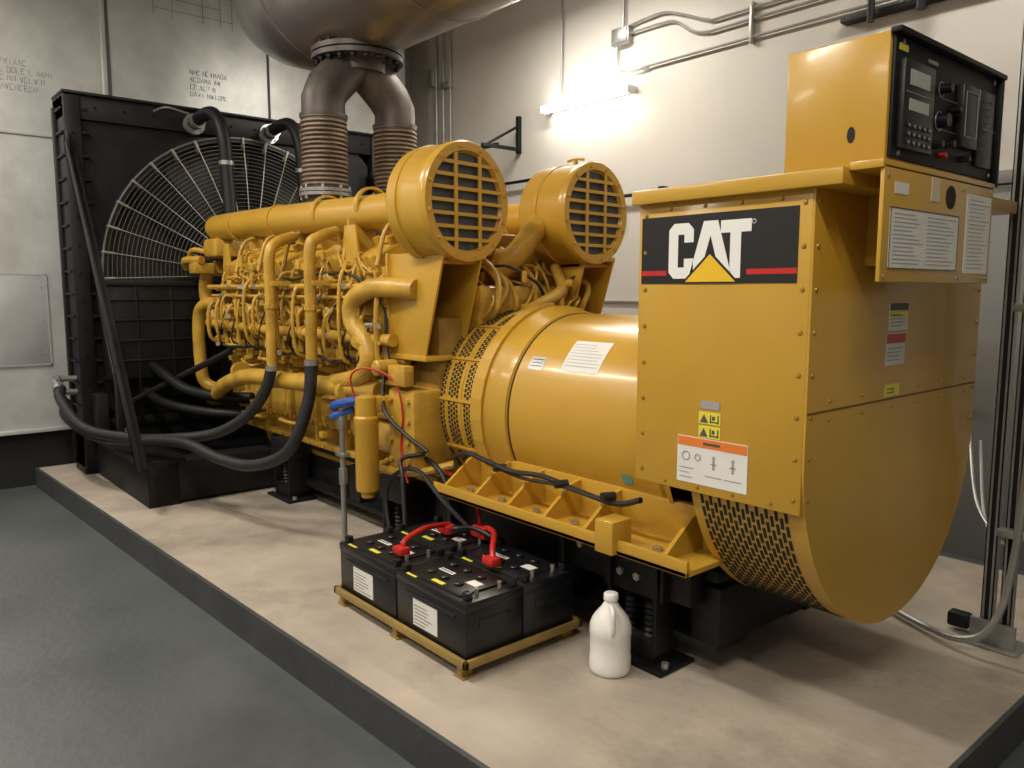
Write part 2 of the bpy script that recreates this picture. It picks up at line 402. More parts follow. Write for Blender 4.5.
lines('warning_label_text','y',y0,-1.56,-1.50,.775,.82,3)
s=P('warning_label_figures',gen,LIN)
s.torus((-1.535,y0-.0025,.852),(0,1,0),.014,.002,16,4);s.torus((-1.49,y0-.0025,.852),(0,1,0),.010,.002,16,4)
for x in (-1.43,-1.36):
    s.cyl((x,y0-.003,.858),(x,y0-.001,.858),.006,seg=12);s.box(x-.004,x+.004,y0-.003,y0,.82,.852);s.box(x-.011,x+.011,y0-.003,y0,.836,.839);s.box(x-.03,x+.03,y0-.003,y0,.795,.798)
s.done()
lab('tag_grey','y',y0,-1.485,-1.415,1.01,1.035,LIN)
lab('caution_label_1','y',y0,-1.49,-1.41,.962,1.0,LYL);lab('caution_label_2','y',y0,-1.49,-1.41,.918,.956,LYL)
s=P('caution_symbols',gen,INK)
for z in (.967,.923):
    s.prism('y',[(-1.485,z),(-1.455,z),(-1.47,z+.026)],y0-.0035,y0-.002)
    s.box(-1.448,-1.416,y0-.003,y0,z+.002,z+.006);s.box(-1.448,-1.444,y0-.003,y0,z,z+.026);s.box(-1.42,-1.416,y0-.003,y0,z,z+.026);s.box(-1.44,-1.43,y0-.003,y0,z+.01,z+.022)
s.done()
X0=-1.13
lab('notice_label','x',X0,2.53,2.665,1.25,1.34,WHT);lab('notice_label_header','x',X0,2.532,2.663,1.315,1.338,INK,.003);lines('notice_text','x',X0,2.54,2.655,1.26,1.305,4)
lab('notice_label_yellow','x',X0,2.532,2.663,1.295,1.313,LYL,.003)
lab('danger_label','x',X0,2.52,2.655,1.14,1.243,WHT);lab('danger_label_header','x',X0,2.522,2.653,1.21,1.24,RED,.003);lines('danger_text','x',X0,2.53,2.65,1.15,1.20,4)
lab('caution_label_3','x',X0,2.53,2.63,1.04,1.078,LYL);lines('caution_3_text','x',X0,2.54,2.62,1.045,1.07,2,INK)
# --- control cabinet
b=P('control_cabinet',gen,YEL)
b.box(-1.29,-.995,2.15,2.90,1.70,2.055,.006);b.done()
b=P('control_face',gen,BLK)
b.box(-.995,-.985,2.16,2.89,1.73,2.045,.003)
b.box(-.995,-.97,2.885,2.905,1.71,2.06,.003);b.box(-.995,-.965,2.145,2.91,2.045,2.06,.003);b.box(-1.28,-.98,2.90,2.915,1.71,2.06,.003)
b.done()
xf=-.985
b=P('control_modules',gen,PLB)
b.box(xf,xf+.02,2.18,2.37,1.755,1.985,.004);b.box(xf,xf+.025,2.56,2.68,1.80,1.98,.004);b.box(xf,xf+.012,2.72,2.84,1.76,1.99,.004)
for (y,z,r) in ((2.45,1.86,.022),(2.46,1.95,.014),(2.42,1.79,.012),(2.50,1.80,.012),(2.62,1.77,.010),(2.53,1.9,.01)): b.cyl((xf,y,z),(xf+.03,y,z),r,r*.85,16)
for i in range(5):
    for j in range(3): b.box(xf+.02,xf+.024,2.20+i*.032,2.222+i*.032,1.765+j*.022,1.779+j*.022,.002)
b.done()
s=P('control_key_tops',gen,LIN)
for i in range(5):
    for j in range(3): s.box(xf+.024,xf+.0245,2.205+i*.032,2.217+i*.032,1.769+j*.022,1.775+j*.022)
s.done()
b=P('control_screens',gen,LCD);b.box(xf+.02,xf+.022,2.21,2.33,1.92,1.96);b.box(xf+.02,xf+.022,2.21,2.33,1.855,1.885);b.done()
lines('control_text','x',xf+.012,2.74,2.82,1.78,1.97,9,INK,.001,.004)
s=P('control_bezels',gen,GRY)
for (y,z) in ((2.45,1.86),): s.torus((xf+.002,y,z),(1,0,0),.026,.002,24,6)
for y in (2.2,2.85):
    for z in (1.745,2.03): s.cyl((xf,y,z),(xf+.004,y,z),.007,seg=10)
s.torus((xf+.0,2.46,1.95),(1,0,0),.02,.002,20,5)
s.box(xf,xf+.003,2.36,2.42,2.005,2.015)
s.done()
s=P('control_frame_trim',gen,LIN)
for a in ((2.575,2.665,1.83,1.832),(2.575,2.665,1.958,1.96),(2.575,2.577,1.83,1.96),(2.663,2.665,1.83,1.96)): s.box(xf+.025,xf+.027,*a)
for a in ((2.19,2.36,1.9,1.902),(2.4,2.52,1.83,1.831),(2.4,2.52,1.915,1.916),(2.73,2.83,1.87,1.872)): s.box(xf+.02,xf+.021,*a)
s.done()
s=P('control_face_accents',gen,RED);s.cyl((xf,2.47,1.765),(xf+.02,2.47,1.765),.008,seg=14);s.done()
s=P('brand_strip_orange',gen,LYL);s.box(xf,xf+.002,2.18,2.23,2.008,2.025);s.done()
s=P('cabinet_opening',gen,DRK);s.prism('y',[(-1.09+.011*math.cos(k*math.pi/8),1.80+.022*math.sin(k*math.pi/8)) for k in range(16)],2.148,2.15);s.done()
b=P('lower_cabinet',gen,YEL)
b.box(-.962,-.95,2.06,2.81,1.40,1.70,.003);b.box(-1.04,-.95,2.05,2.82,1.69,1.712,.003)
b.box(-1.13,-.96,2.35,2.38,1.45,1.66,.002);b.box(-1.13,-.96,2.70,2.73,1.45,1.66,.002)
b.done()
xp=-.95
lab('instruction_sheet','x',xp,2.10,2.545,1.435,1.595,WHT)
lines('instruction_text_a','x',xp,2.12,2.30,1.445,1.585,13,LIN,.003,.0015);lines('instruction_text_b','x',xp,2.33,2.53,1.445,1.585,13,LIN,.003,.0015)
s=P('instruction_sheet_border',gen,INK)
for a in ((2.10,2.545,1.435,1.438),(2.10,2.545,1.592,1.595),(2.10,2.103,1.435,1.595),(2.542,2.545,1.435,1.595)): s.box(xp,xp+.003,*a)
s.done()
lab('instruction_sheet_side','x',xp,2.60,2.79,1.43,1.665,WHT);lines('instruction_text_c','x',xp,2.62,2.78,1.44,1.655,18,LIN,.003,.0015)
lab('paper_tag','x',xp,2.345,2.40,1.625,1.69,mat('cream_tag',(.66,.58,.40),.6,0,.05,10))
s=P('knockout_hole',gen,DRK);s.cyl((xp,2.48,1.645),(xp+.002,2.48,1.645),.033,seg=24);s.done()
lab('cream_label','x',xp,2.12,2.20,1.63,1.66,WHT);
s=P('cabinet_screws',gen,ZNC)
for y in (2.08,2.57,2.80):
    for z in (1.415,1.675): s.cyl((xp,y,z),(xp+.004,y,z),.006,seg=8)
s.done()
# --- alternator barrel
b=P('alternator_barrel',gen,YEL,40)
b.lathe((-2.70,AX,AZ),(1,0,0),[(0,0),(0,.44),(.01,.45),(.90,.45),(.91,.44),(.93,.44),(.94,.462),(.96,.462)],72)
b.done()
b=P('barrel_band',gen,YEL,40)
b.lathe((-2.84,AX,AZ),(1,0,0),[(0,.43),(0,.478),(.008,.484),(.09,.484),(.12,.468),(.20,.458),(.21,.43)],72)
for i in range(10):
    a0=math.radians(95+i*11);a1=math.radians(95+(i+1)*11)
    def q(r,a,): return (AX+r*math.cos(a),AZ+r*math.sin(a))
    b.prism('x',[q(.48,a0),q(.50,a0),q(.50,a1),q(.48,a1)],-2.83,-2.76)
b.done()
b=P('barrel_clamp_gap',gen,DRK,40);b.lathe((-2.63,AX,AZ),(1,0,0),[(0,.44),(0,.4525),(.008,.4525),(.008,.44)],72);b.done()
b=P('fan_housing',gen,YEL,40)
b.lathe((-3.22,AX,AZ),(1,0,0),[(0,.3),(0,.475),(.03,.475),(.04,.462),(.34,.462),(.35,.475),(.39,.475),(.40,.44)],72)
for x in (-3.08,-2.96):
    b.torus((x,AX,AZ),(1,0,0),.462,.006,48,6)
VR=(60,95,125,150,175,205,230)
for a in VR:
    r=math.radians(a);c=(AX+.464*math.cos(r),AZ+.464*math.sin(r));b.box(-3.19,-2.85,c[0]-.006,c[0]+.006,c[1]-.006,c[1]+.006,rot=(r,0,0))
b.done()
s=P('fan_housing_slots',gen,DRK)
for j in range(16):
    x=-3.175+j*.0205
    if abs(x+3.08)<.012 or abs(x+2.96)<.012: continue
    for i in range(60):
        a=math.radians(70+i*2.9+(1.45 if j%2 else 0))
        if min(abs(math.degrees(a)-v) for v in VR)<1.6: continue
        c=(AX+.4625*math.cos(a),AZ+.4625*math.sin(a))
        s.box(x-.0065,x+.0065,c[0]-.0015,c[0]+.0015,c[1]-.008,c[1]+.008,rot=(a,0,0))
s.done()
def patch(name,m,x0,x1,a0,a1,r):
    p=P(name,gen,m,60);n=10
    A_=[(AX-r*math.sin(math.radians(a0+(a1-a0)*i/n)),AZ+r*math.cos(math.radians(a0+(a1-a0)*i/n))) for i in range(n+1)]
    for i in range(n): p.quad([(x0,*A_[i]),(x1,*A_[i]),(x1,*A_[i+1]),(x0,*A_[i+1])])
    bmesh.ops.remove_doubles(p.bm,verts=p.bm.verts,dist=1e-5)
    p.done()
patch('barrel_paper_label',WHT,-2.36,-2.15,40,60,.4515)
for k in range(8): patch('barrel_label_text',LIN,-2.35,-2.35+random.uniform(.12,.19),42.5+k*2,42.8+k*2,.4525)
patch('barrel_name_plate',GRY,-2.56,-2.47,53,61,.4515)
for k in range(3): patch('name_plate_text',INK,-2.55,-2.48,54.5+k*2,55+k*2,.4525)
patch('rail_sticker',mat('green_label',(.1,.35,.3),.5,0,0),-1.98,-1.93,108,113,.4515)
# --- yellow mounting rail with gussets
b=P('mounting_rail',gen,YEL)
for sgn in (1,-1):
    def Y(y): return y if sgn==1 else 2*AX-y
    def bx(x0,x1,ya,yb,z0,z1,bev=.004):
        a,c=sorted((Y(ya),Y(yb)));b.box(x0,x1,a,c,z0,z1,bev)
    bx(-2.92,-1.50,2.02,2.32,.455,.475);bx(-2.92,-1.50,2.02,2.035,.455,.51);bx(-2.92,-1.55,2.26,2.30,.46,.62)
    for x in (-2.88,-2.66,-2.44,-2.22,-2.0,-1.62):
        b.prism('x',[(Y(2.03),.475),(Y(2.29),.475),(Y(2.29),.62),(Y(2.20),.60)],x-.008,x+.008)
    bx(-1.885,-1.80,1.995,2.10,.455,.575,.006)
b.done()
s=P('rail_bolts',gen,ZNC)
for x in (-2.77,-2.55,-2.33,-2.11,-1.7):
    s.bolt((x,2.12,.475),(0,0,1),.018,.016)
s.done()
s=P('barrel_cable',gen,RUB)
s.tube([(-2.95,2.16,.60),(-2.75,2.10,.655),(-2.5,2.12,.62),(-2.3,2.13,.63),(-2.1,2.15,.60),(-1.9,2.13,.60),(-1.78,2.12,.64)],.011,8)
s.tube([(-2.72,2.12,.64),(-2.45,2.13,.60),(-2.2,2.13,.61),(-1.95,2.15,.585)],.008,8)
for x in (-2.58,-2.2,-1.95): s.cyl((x,2.10,.62),(x+.02,2.15,.62),.017,seg=10)
s.done()
# --- black base frame
b=P('base_frame',gen,BLK)
for y in (2.27,2.87):
    b.box(-5.25,-1.55,y,y+.20,.36,.40,.004);b.box(-5.25,-1.55,y,y+.20,.10,.13,.004);b.box(-5.25,-1.55,y+.08,y+.11,.12,.37)
for x in (-5.0,-4.1,-3.2,-2.3,-1.6): b.box(x-.06,x+.06,2.27,3.07,.13,.34,.004)
b.box(-2.25,-1.60,2.18,2.27,.28,.43,.004)
for x in (-2.2,-1.95,-1.7): b.box(x,x+.012,2.14,2.27,.28,.43)
b.done()
b=P('vibration_isolators',gen,BLK)
for x in (-4.9,-3.5,-1.86):
    for sgn in (1,-1):
        def Y(y): return y if sgn==1 else 2*AX-y
        def bx(x0,x1,ya,yb,z0,z1,bev=.005):
            a,c=sorted((Y(ya),Y(yb)));b.box(x0,x1,a,c,z0,z1,bev)
        bx(x-.17,x+.17,2.14,2.34,0,.018);bx(x-.11,x+.11,2.18,2.30,.018,.10)
        bx(x-.13,x+.13,2.16,2.32,.27,.40);bx(x-.12,x-.10,2.17,2.31,.05,.3);bx(x+.10,x+.12,2.17,2.31,.05,.3)
        for k in (-.05,.05):
            b.lathe((x+k,Y(2.24),.09),(0,0,1),[(0,.028)]+[(.01+i*.011,.026 if i%2 else .036) for i in range(17)]+[(.2,.0)],16)
b.done()
s=P('isolator_bolts',gen,ZNC)
for x in (-4.9,-3.5,-1.86):
    for k in (-.15,.15): s.bolt((x+k,2.19,.018),(0,0,1),.014,.02)
s.bolt((-2.13,2.18,.38),(0,-1,0),.014,.012);s.bolt((-1.9,2.16,.34),(0,-1,0),.016,.012);s.bolt((-1.82,2.16,.34),(0,-1,0),.016,.012);s.done()
# --- engine block
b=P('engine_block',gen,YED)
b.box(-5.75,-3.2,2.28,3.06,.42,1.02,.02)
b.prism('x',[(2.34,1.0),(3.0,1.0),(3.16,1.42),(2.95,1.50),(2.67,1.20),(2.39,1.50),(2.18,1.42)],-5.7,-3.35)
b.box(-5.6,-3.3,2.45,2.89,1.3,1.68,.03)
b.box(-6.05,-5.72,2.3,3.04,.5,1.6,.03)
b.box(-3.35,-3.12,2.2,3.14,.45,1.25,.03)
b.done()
b=P('oil_pan',gen,YEN)
b.prism('x',[(2.30,.42),(3.04,.42),(2.95,.20),(2.39,.20)],-5.5,-3.4);b.box(-5.75,-3.2,2.24,3.10,.40,.44,.005);b.done()
b=P('crankcase_covers',gen,YEN)
for k in range(6):
    x=-5.42+k*.365
    b.box(x-.135,x+.135,2.245,2.29,.54,.79,.015);b.box(x-.10,x+.10,2.235,2.25,.57,.76,.01)
    b.box(x-.15,x+.15,2.24,2.3,.88,.99,.012)
    b.box(x-.19,x-.165,2.23,2.3,.44,1.0,.006)
b.done()
s=P('engine_bolts',gen,YEN)
for k in range(6):
    x=-5.42+k*.365
    for dx in (-.118,-.04,.04,.118):
        for z in (.555,.775): s.bolt((x+dx,2.245,z),(0,-1,0),.011,.014)
    for dx in (-.12,-.04,.04,.12): s.bolt((x+dx,2.24,.935),(0,-1,0),.012,.016)
for k in range(26): s.bolt((-5.7+k*.1,2.24,.42),(0,-1,0),.009,.012)
s.done()
b=P('cylinder_heads',gen,YEN);c=P('valve_covers',gen,YEL)
t=math.radians(28)
for k in range(6):
    x=-5.42+k*.365
    for sg in (-1,1):
        for (p,w,d0,hh,du,bev) in ((b,.155,.16,.12,1.30,.012),(b,.165,.17,.02,1.365,.004),(c,.12,.12,.19,1.47,.03),(c,.145,.14,.015,1.39,.004)):
            yy=AX+sg*(.16+(du-1.02)*1.0*.62) ;zz=du+.05
            p.box(x-w,x+w,yy-d0,yy+d0,zz-hh/2,zz+hh/2,bev,rot=(-sg*t,0,0))
        for dx in (-.085,0,.085):
            c.box(x+dx-.008,x+dx+.008,AX+sg*.555-.012,AX+sg*.555+.012,1.40,1.56,.004,rot=(-sg*t,0,0))
        for dx in (-.125,.125):
            b.bolt((x+dx,AX+sg*.51,1.41),(0,sg*.5,1),.014,.03)
        yy=AX+sg*.47;c.cyl((x-.07,yy-.02*sg,1.60),(x-.07,yy+.01*sg,1.655),.022,seg=10);c.cyl((x+.07,yy-.02*sg,1.60),(x+.07,yy+.01*sg,1.655),.022,seg=10)
b.done();c.done()
s=P('head_side_ports',gen,YEN)
for k in range(6):
    x=-5.42+k*.365
    s.box(x-.11,x+.11,2.12,2.20,1.16,1.34,.015)
    s.cyl((x-.06,2.16,1.25),(x-.06,2.07,1.25),.038,seg=14,bev=.006);s.cyl((x+.07,2.16,1.22),(x+.07,2.09,1.22),.026,seg=12,bev=.005)
    s.tube([(x-.02,2.12,1.30),(x-.02,2.06,1.22),(x+.0,2.08,1.10),(x+.02,2.2,1.0)],.012,8)
    s.tube([(x+.13,2.18,1.42),(x+.13,2.08,1.36),(x+.14,2.06,1.20),(x+.14,2.14,1.08)],.010,8)
    s.tube([(x-.12,2.25,1.55),(x-.13,2.10,1.50),(x-.13,2.08,1.34)],.009,8)
    s.box(x-.05,x+.09,2.14,2.22,1.04,1.11,.01)
    for dx in (-.1,.1):
        for z in (1.175,1.325): s.bolt((x+dx,2.12,z),(0,-1,0),.010,.018)
s.done()
s=P('engine_small_parts',gen,YEN)
R_=random.Random(3)
for k in range(260):
    x=R_.uniform(-5.75,-3.4);z=R_.uniform(.88,1.56);y=2.20-(.06 if z>1.1 else 0)-R_.uniform(0,.06);q_=R_.random()
    if q_<.4:
        a=R_.uniform(.010,.035);h_=R_.uniform(.010,.035);s.box(x-a,x+a,y-.02,y+.12,z-h_,z+h_,.004,rot=(R_.uniform(-.3,.3),0,R_.uniform(-.2,.2)))
    elif q_<.7:
        r=R_.uniform(.008,.022);s.cyl((x,y+.1,z),(x+R_.uniform(-.02,.02),y-.03,z),r,seg=6 if R_.random()<.6 else 14)
    elif q_<.85:
        r=R_.uniform(.010,.018);h_=R_.uniform(.03,.07);s.cyl((x,y,z-h_),(x,y,z+h_),r,seg=12,bev=.003);s.cyl((x,y,z-.012),(x,y,z+.012),r*1.35,seg=6)
    else:
        q2=R_.uniform(.05,.16);s.tube([(x,y+.08,z),(x+.01,y-.02,z+.02),(x+q2,y-.02,z+R_.uniform(-.1,.1)),(x+q2+.01,y+.08,z)],R_.uniform(.005,.009),6)
for k in range(20):
    x=R_.uniform(-5.7,-3.5);z=R_.uniform(.5,.9);s.box(x-.02,x+.02,2.17,2.3,z-.02,z+.02,.004)
for k in range(10):
    x=-5.65+k*.24;s.prism('y',[(x,1.0),(x+.07,1.0),(x+.05,1.12),(x+.02,1.12)],2.10,2.115)
s.done()
s=P('engine_steel_fittings',gen,ZNC)
for k in range(26):
    x=R_.uniform(-5.7,-3.4);z=R_.choice((1.0,1.13,1.2,1.34,1.40));s.cyl((x,2.045+R_.uniform(0,.04),z),(x+.03,2.05,z),R_.uniform(.012,.020),seg=6)
s.done()
s=P('wiring_harness',gen,RUB)
s.tube([(-5.7,2.12,.99)]+[(-5.5+k*.25,2.09+.015*(k%2),.985+.012*((k*7)%3)) for k in range(9)]+[(-3.2,2.1,.95)],.010,8)
s.tube([(-4.7,2.1,1.46),(-4.4,2.07,1.44),(-4.1,2.09,1.47),(-3.7,2.08,1.45),(-3.45,2.1,1.30),(-3.4,2.08,1.1),(-3.3,2.05,.98)],.008,8)
for x in (-5.2,-4.5,-3.8): s.tube([(x,2.1,.99),(x+.02,2.07,1.08),(x+.05,2.1,1.2)],.006,6)
for k in range(10):
    x=-5.6+k*.22;s.tube([(x,2.12,1.0),(x+.03,2.05,1.03+.02*(k%3)),(x+.09,2.06,1.2),(x+.1,2.12,1.32)],.005,6)
s.tube([(-3.3,2.5,1.45),(-3.05,2.55,1.50),(-2.98,2.7,1.42),(-3.05,2.85,1.35),(-3.0,3.0,1.45)],.008,6)
s.tube([(-3.45,2.09,.95),(-3.3,2.0,.80),(-3.18,2.03,.7),(-3.05,2.08,.62)],.010,6)
s.done()
s=P('engine_pipes',gen,YEN)
s.tube([(-5.9,2.10,1.14),(-5.0,2.08,1.13),(-4.2,2.08,1.13),(-3.35,2.09,1.13)],.032,12)
s.tube([(-5.8,2.07,1.40),(-3.4,2.07,1.40)],.016,8,sm=False);s.tube([(-5.7,2.06,1.34),(-3.5,2.06,1.34)],.010,8,sm=False)
s.tube([(-5.85,2.14,1.03),(-3.3,2.14,1.03)],.022,8,sm=False)
s.tube([(-5.98,2.12,.58),(-5.72,2.06,.60),(-5.45,2.02,.72),(-5.0,2.03,.82),(-4.3,2.05,.84),(-3.75,2.06,.86),(-3.5,2.1,.86)],.052,16)
s.tube([(-3.18,2.12,1.38),(-3.45,2.06,1.39),(-3.64,2.04,1.33),(-3.66,2.04,1.22),(-3.56,2.05,1.12),(-3.52,2.05,1.02),(-3.62,2.05,.93),(-3.86,2.06,.88),(-4.0,2.1,.86)],.050,16)
s.tube([(-5.75,2.2,1.28),(-5.98,2.10,1.27),(-6.07,2.08,1.15),(-6.07,2.08,.85),(-6.04,2.1,.68),(-5.9,2.2,.62)],.045,14)
s.tube([(-6.05,2.25,1.55),(-6.18,2.2,1.5),(-6.22,2.2,1.3),(-6.1,2.25,1.1)],.05,12)
for x in (-5.2,-4.65,-4.1,-3.75): s.cyl((x-.02,2.045,.835),(x+.02,2.045,.84),.064,seg=18)
for x in (-5.0,-4.3,-3.6): s.cyl((x-.012,2.08,1.13),(x+.012,2.08,1.13),.043,seg=8)
s.cyl((-3.58,2.05,1.10),(-3.56,2.05,1.13),.064,seg=18)
s.tube([(-4.50,1.96,.91),(-4.49,1.96,1.3),(-4.48,1.96,1.58),(-4.5,2.02,1.66),(-4.55,2.15,1.70)],.032,14)
s.tube([(-3.98,1.96,.98),(-3.97,1.96,1.3),(-3.96,1.96,1.60),(-3.97,2.02,1.66),(-4.02,2.15,1.70)],.032,14)
for x in (-4.49,-3.97):
    s.box(x-.045,x+.045,1.95,2.1,1.40,1.43,.004);s.cyl((x,1.96,1.27),(x,1.96,1.30),.040,seg=8)
for k in range(14):
    x=-5.8+k*.18;z0=random.uniform(.95,1.1);z1=random.uniform(1.25,1.5);yy=random.uniform(2.03,2.07)
    s.tube([(x,2.2,z0),(x+.01,yy,z0+.04),(x+.02,yy,z1-.03),(x+.03,2.2,z1)],random.choice((.008,.011,.014)),8)
for k in range(8):
    x=-5.7+k*.3;zz=random.uniform(.48,1.0)
    s.tube([(x,2.2,zz),(x+.03,2.12,zz+.02),(x+.2,2.11,zz+.02),(x+.24,2.2,zz)],.012,8)
s.done()
s=P('lifting_brackets',gen,YEL)
s.prism('x',[(2.10,1.42),(2.30,1.42),(2.28,1.76),(2.12,1.76)],-3.84,-3.82,.002);s.prism('y',[(-3.88,1.40),(-3.68,1.40),(-3.72,1.72),(-3.84,1.72)],2.10,2.115,.002)
s.prism('y',[(-5.65,1.44),(-5.5,1.44),(-5.53,1.70),(-5.62,1.70)],2.12,2.135,.002)
s.done()
s=P('intake_pipe',gen,YEL,50)
s.tube([(-6.02,2.24,1.84),(-5.2,2.24,1.83),(-4.4,2.24,1.81),(-3.75,2.24,1.79),(-3.3,2.24,1.78)],.095,24)
s.lathe((-6.02,2.24,1.84),(-1,0,0),[(0,.095),(.03,.09),(.05,.06),(.055,0)],24)
s.tube([(-5.9,3.10,1.84),(-4.4,3.10,1.81),(-3.3,3.10,1.78)],.095,24)
for x in (-5.6,-4.95,-4.3,-3.8): s.lathe((x,2.24,1.825),(1,0,0),[(0,.09),(0,.103),(.035,.103),(.035,.09)],24)
s.done()
s=P('top_clutter',gen,YEN)
for k in range(6):
    x=-5.42+k*.365
    s.cyl((x,2.3,1.60),(x,2.26,1.76),.05,seg=14);s.box(x-.09,x+.09,2.2,2.36,1.62,1.66,.008)
    s.tube([(x+.15,2.42,1.6),(x+.15,2.3,1.72),(x+.12,2.15,1.70),(x+.12,2.08,1.5)],.012,8)
s.box(-4.95,-4.25,2.40,2.94,1.66,1.80,.03)
s.box(-6.12,-5.85,2.15,2.5,1.62,1.76,.03);s.cyl((-6.18,2.28,1.70),(-6.3,2.28,1.66),.05,seg=16,bev=.01)
s.tube([(-6.1,2.2,1.66),(-6.25,2.12,1.68),(-6.35,2.12,1.6)],.02,8)
s.tube([(-6.0,2.1,1.6),(-6.2,2.05,1.6),(-6.28,2.08,1.55)],.03,8);s.box(-6.15,-6.02,2.05,2.2,1.5,1.58,.01)
s.cyl((-6.0,AX,cz),(-6.35,AX,cz),.14,seg=28)
s.lathe((-3.5,2.78,1.62),(0,1,0),[(-.2,0),(-.2,.10),(-.12,.17),(.02,.18),(.10,.12),(.14,0)],28)
s.lathe((-3.5,2.95,1.5),(1,0,0),[(-.2,0),(-.2,.12),(.0,.15),(.15,.13),(.2,.08),(.25,.0)],28)
s.box(-3.35,-3.05,2.40,2.95,1.2,1.40,.03)
for k in range(16):
    y=2.42+k*.045
    s.tube([(-3.1,y,1.2),(-3.03+random.uniform(-.03,.05),y,1.30),(-3.08,y+random.uniform(-.1,.1),random.uniform(1.35,1.5)),(-3.3,y,random.uniform(1.45,1.65))],random.choice((.007,.01,.016)),8)
for k in range(50):
    x=R_.uniform(-3.6,-2.98);y=R_.uniform(2.35,3.1);z=R_.uniform(1.25,1.6);a=R_.uniform(.015,.04)
    if R_.random()<.5: s.box(x-a,x+a,y-a,y+a,z-a,z+a,.006,rot=(R_.random(),0,R_.random()))
    else: s.cyl((x,y,z-a),(x,y,z+a*1.5),a*.6,seg=10,bev=.003)
s.tube([(-3.02,2.62,1.24),(-2.97,2.7,1.30),(-3.0,2.9,1.38),(-3.15,3.0,1.5)],.03,12)
s.tube([(-3.2,2.6,1.45),(-3.1,2.7,1.58),(-3.12,2.85,1.72),(-3.2,3.05,1.78)],.06,14)
s.done()
s=P('exhaust_manifold',gen,EXH);s.tube([(-4.63,2.41,1.84),(-4.62,2.50,1.74),(-4.3,2.62,1.74),(-3.8,2.7,1.70),(-3.5,2.7,1.66)],.10,18);s.tube([(-4.63,2.93,1.84),(-4.62,2.84,1.74),(-4.3,2.76,1.74),(-3.8,2.7,1.70)],.10,18);s.done()
def cleaner(cy_,cz_,x,r,yaw,dp):
    d=V((math.cos(yaw),math.sin(yaw),0));o=V((x,cy_,cz_));w_=V((-math.sin(yaw),math.cos(yaw),0))
    b=P('air_cleaner_body',gen,YEL,40)
    b.lathe(o,d,[(-dp-.09,.095),(-dp-.07,.14),(-dp-.03,.20),(-dp,r*.94),(-dp+.02,r*.98),(-.06,r*.98),(-.05,r),(-.01,r),(0,r*.98),(0,r*.84),(-.015,r*.82),(-.02,r*.80)],56)
    b.torus(o-d*.2,d,r*.985,.006,56,6)
    rin=r*.83;nb=8
    for k in range(1,nb):
        zb=-rin+2*rin*k/nb;hb=math.sqrt(max(0,rin**2-zb*zb));c=o+d*(-.006)+V((0,0,zb))
        b.box(c.x-.004,c.x+.004,c.y-hb,c.y+hb,c.z-.008,c.z+.008,rot=(0,0,yaw))
    for q_ in (-.34,.34):
        hb=math.sqrt(rin**2-(q_*rin)**2);c=o+d*(-.004)+w_*(q_*rin);b.box(c.x-.004,c.x+.004,c.y-.009,c.y+.009,c.z-hb,c.z+hb,rot=(0,0,yaw))
    b.done()
    s=P('air_cleaner_mesh',gen,SHD);s.cyl(o-d*.03,o-d*.02,r*.83,seg=48);s.done()
    s=P('air_cleaner_bolts',gen,YEN)
    for k in range(12):
        a=k*math.pi/6+.2;p=o+w_*(r*.91*math.cos(a))+V((0,0,r*.91*math.sin(a)));s.bolt(p,d,.009,.008)
    s.done()
cleaner(2.25,1.78,-2.94,.275,math.radians(8),.28)
cleaner(3.10,1.78,-2.94,.268,math.radians(5),.33)
b=P('air_cleaner_brackets',gen,YEL)
for y in (2.12,3.04):
    for yy in (y,y+.22):
        b.prism('y',[(-3.42,1.55),(-2.96,1.55),(-3.12,1.06),(-3.42,1.06)],yy,yy+.012,.002)
    b.box(-3.42,-2.96,y,y+.232,1.53,1.555,.003);b.box(-3.43,-3.415,y-.02,y+.25,1.05,1.56,.003)
    b.box(-3.22,-3.0,y,y+.232,1.50,1.52,.003)
    b.box(-3.43,-3.1,y-.01,y+.24,1.04,1.065,.003)
b.done()
s=P('cleaner_wing_nut',gen,YEL);s.cyl((-3.1,3.1,2.04),(-3.1,3.1,2.08),.012,seg=8);s.tube([(-3.16,3.1,2.075),(-3.1,3.1,2.08),(-3.04,3.1,2.07)],.008,6);s.done()
s=P('flywheel_side_parts',gen,YEN)
s.cyl((-3.65,2.16,.62),(-3.22,2.16,.62),.085,seg=22,bev=.01);s.cyl((-3.6,2.13,.76),(-3.3,2.13,.76),.045,seg=16,bev=.008)
s.box(-3.35,-3.12,2.05,2.25,.5,.9,.02);s.box(-3.30,-3.15,2.02,2.08,.92,1.02,.01)
for z in (.55,.65,.75,.85):
    for x in (-3.31,-3.16): s.bolt((x,2.05,z),(0,-1,0),.014,.016)
s.tube([(-3.5,2.15,.5),(-3.4,2.05,.48),(-3.15,2.08,.5),(-3.0,2.2,.55)],.02,8)
s.box(-3.75,-3.45,2.1,2.25,.96,1.05,.015);s.cyl((-3.35,2.1,1.0),(-3.35,1.98,1.0),.04,seg=16,bev=.008)
s.done()
s=P('fuel_filter',gen,YEL)
fx=-3.37
s.lathe((fx,1.94,.36),(0,0,1),[(0,0),(0,.03),(.01,.034),(.03,.034),(.035,.054),(.05,.058),(.36,.058),(.37,.062),(.40,.062),(.41,.054),(.50,.052),(.51,.03),(.51,0)],28)
s.box(fx-.04,fx+.04,1.96,2.25,.78,.86,.01);s.done()
s=P('drain_pipe',gen,GRY);s.cyl((-3.47,1.86,.10),(-3.47,1.86,.76),.014,seg=12)
s.cyl((-3.47,1.86,.42),(-3.47,1.86,.50),.022,seg=6);s.cyl((-3.47,1.86,.70),(-3.47,1.86,.75),.022,seg=6);s.cyl((-3.47,1.86,.08),(-3.47,1.86,.13),.024,seg=10);s.box(-3.51,-3.43,1.84,1.88,.56,.58,.003)
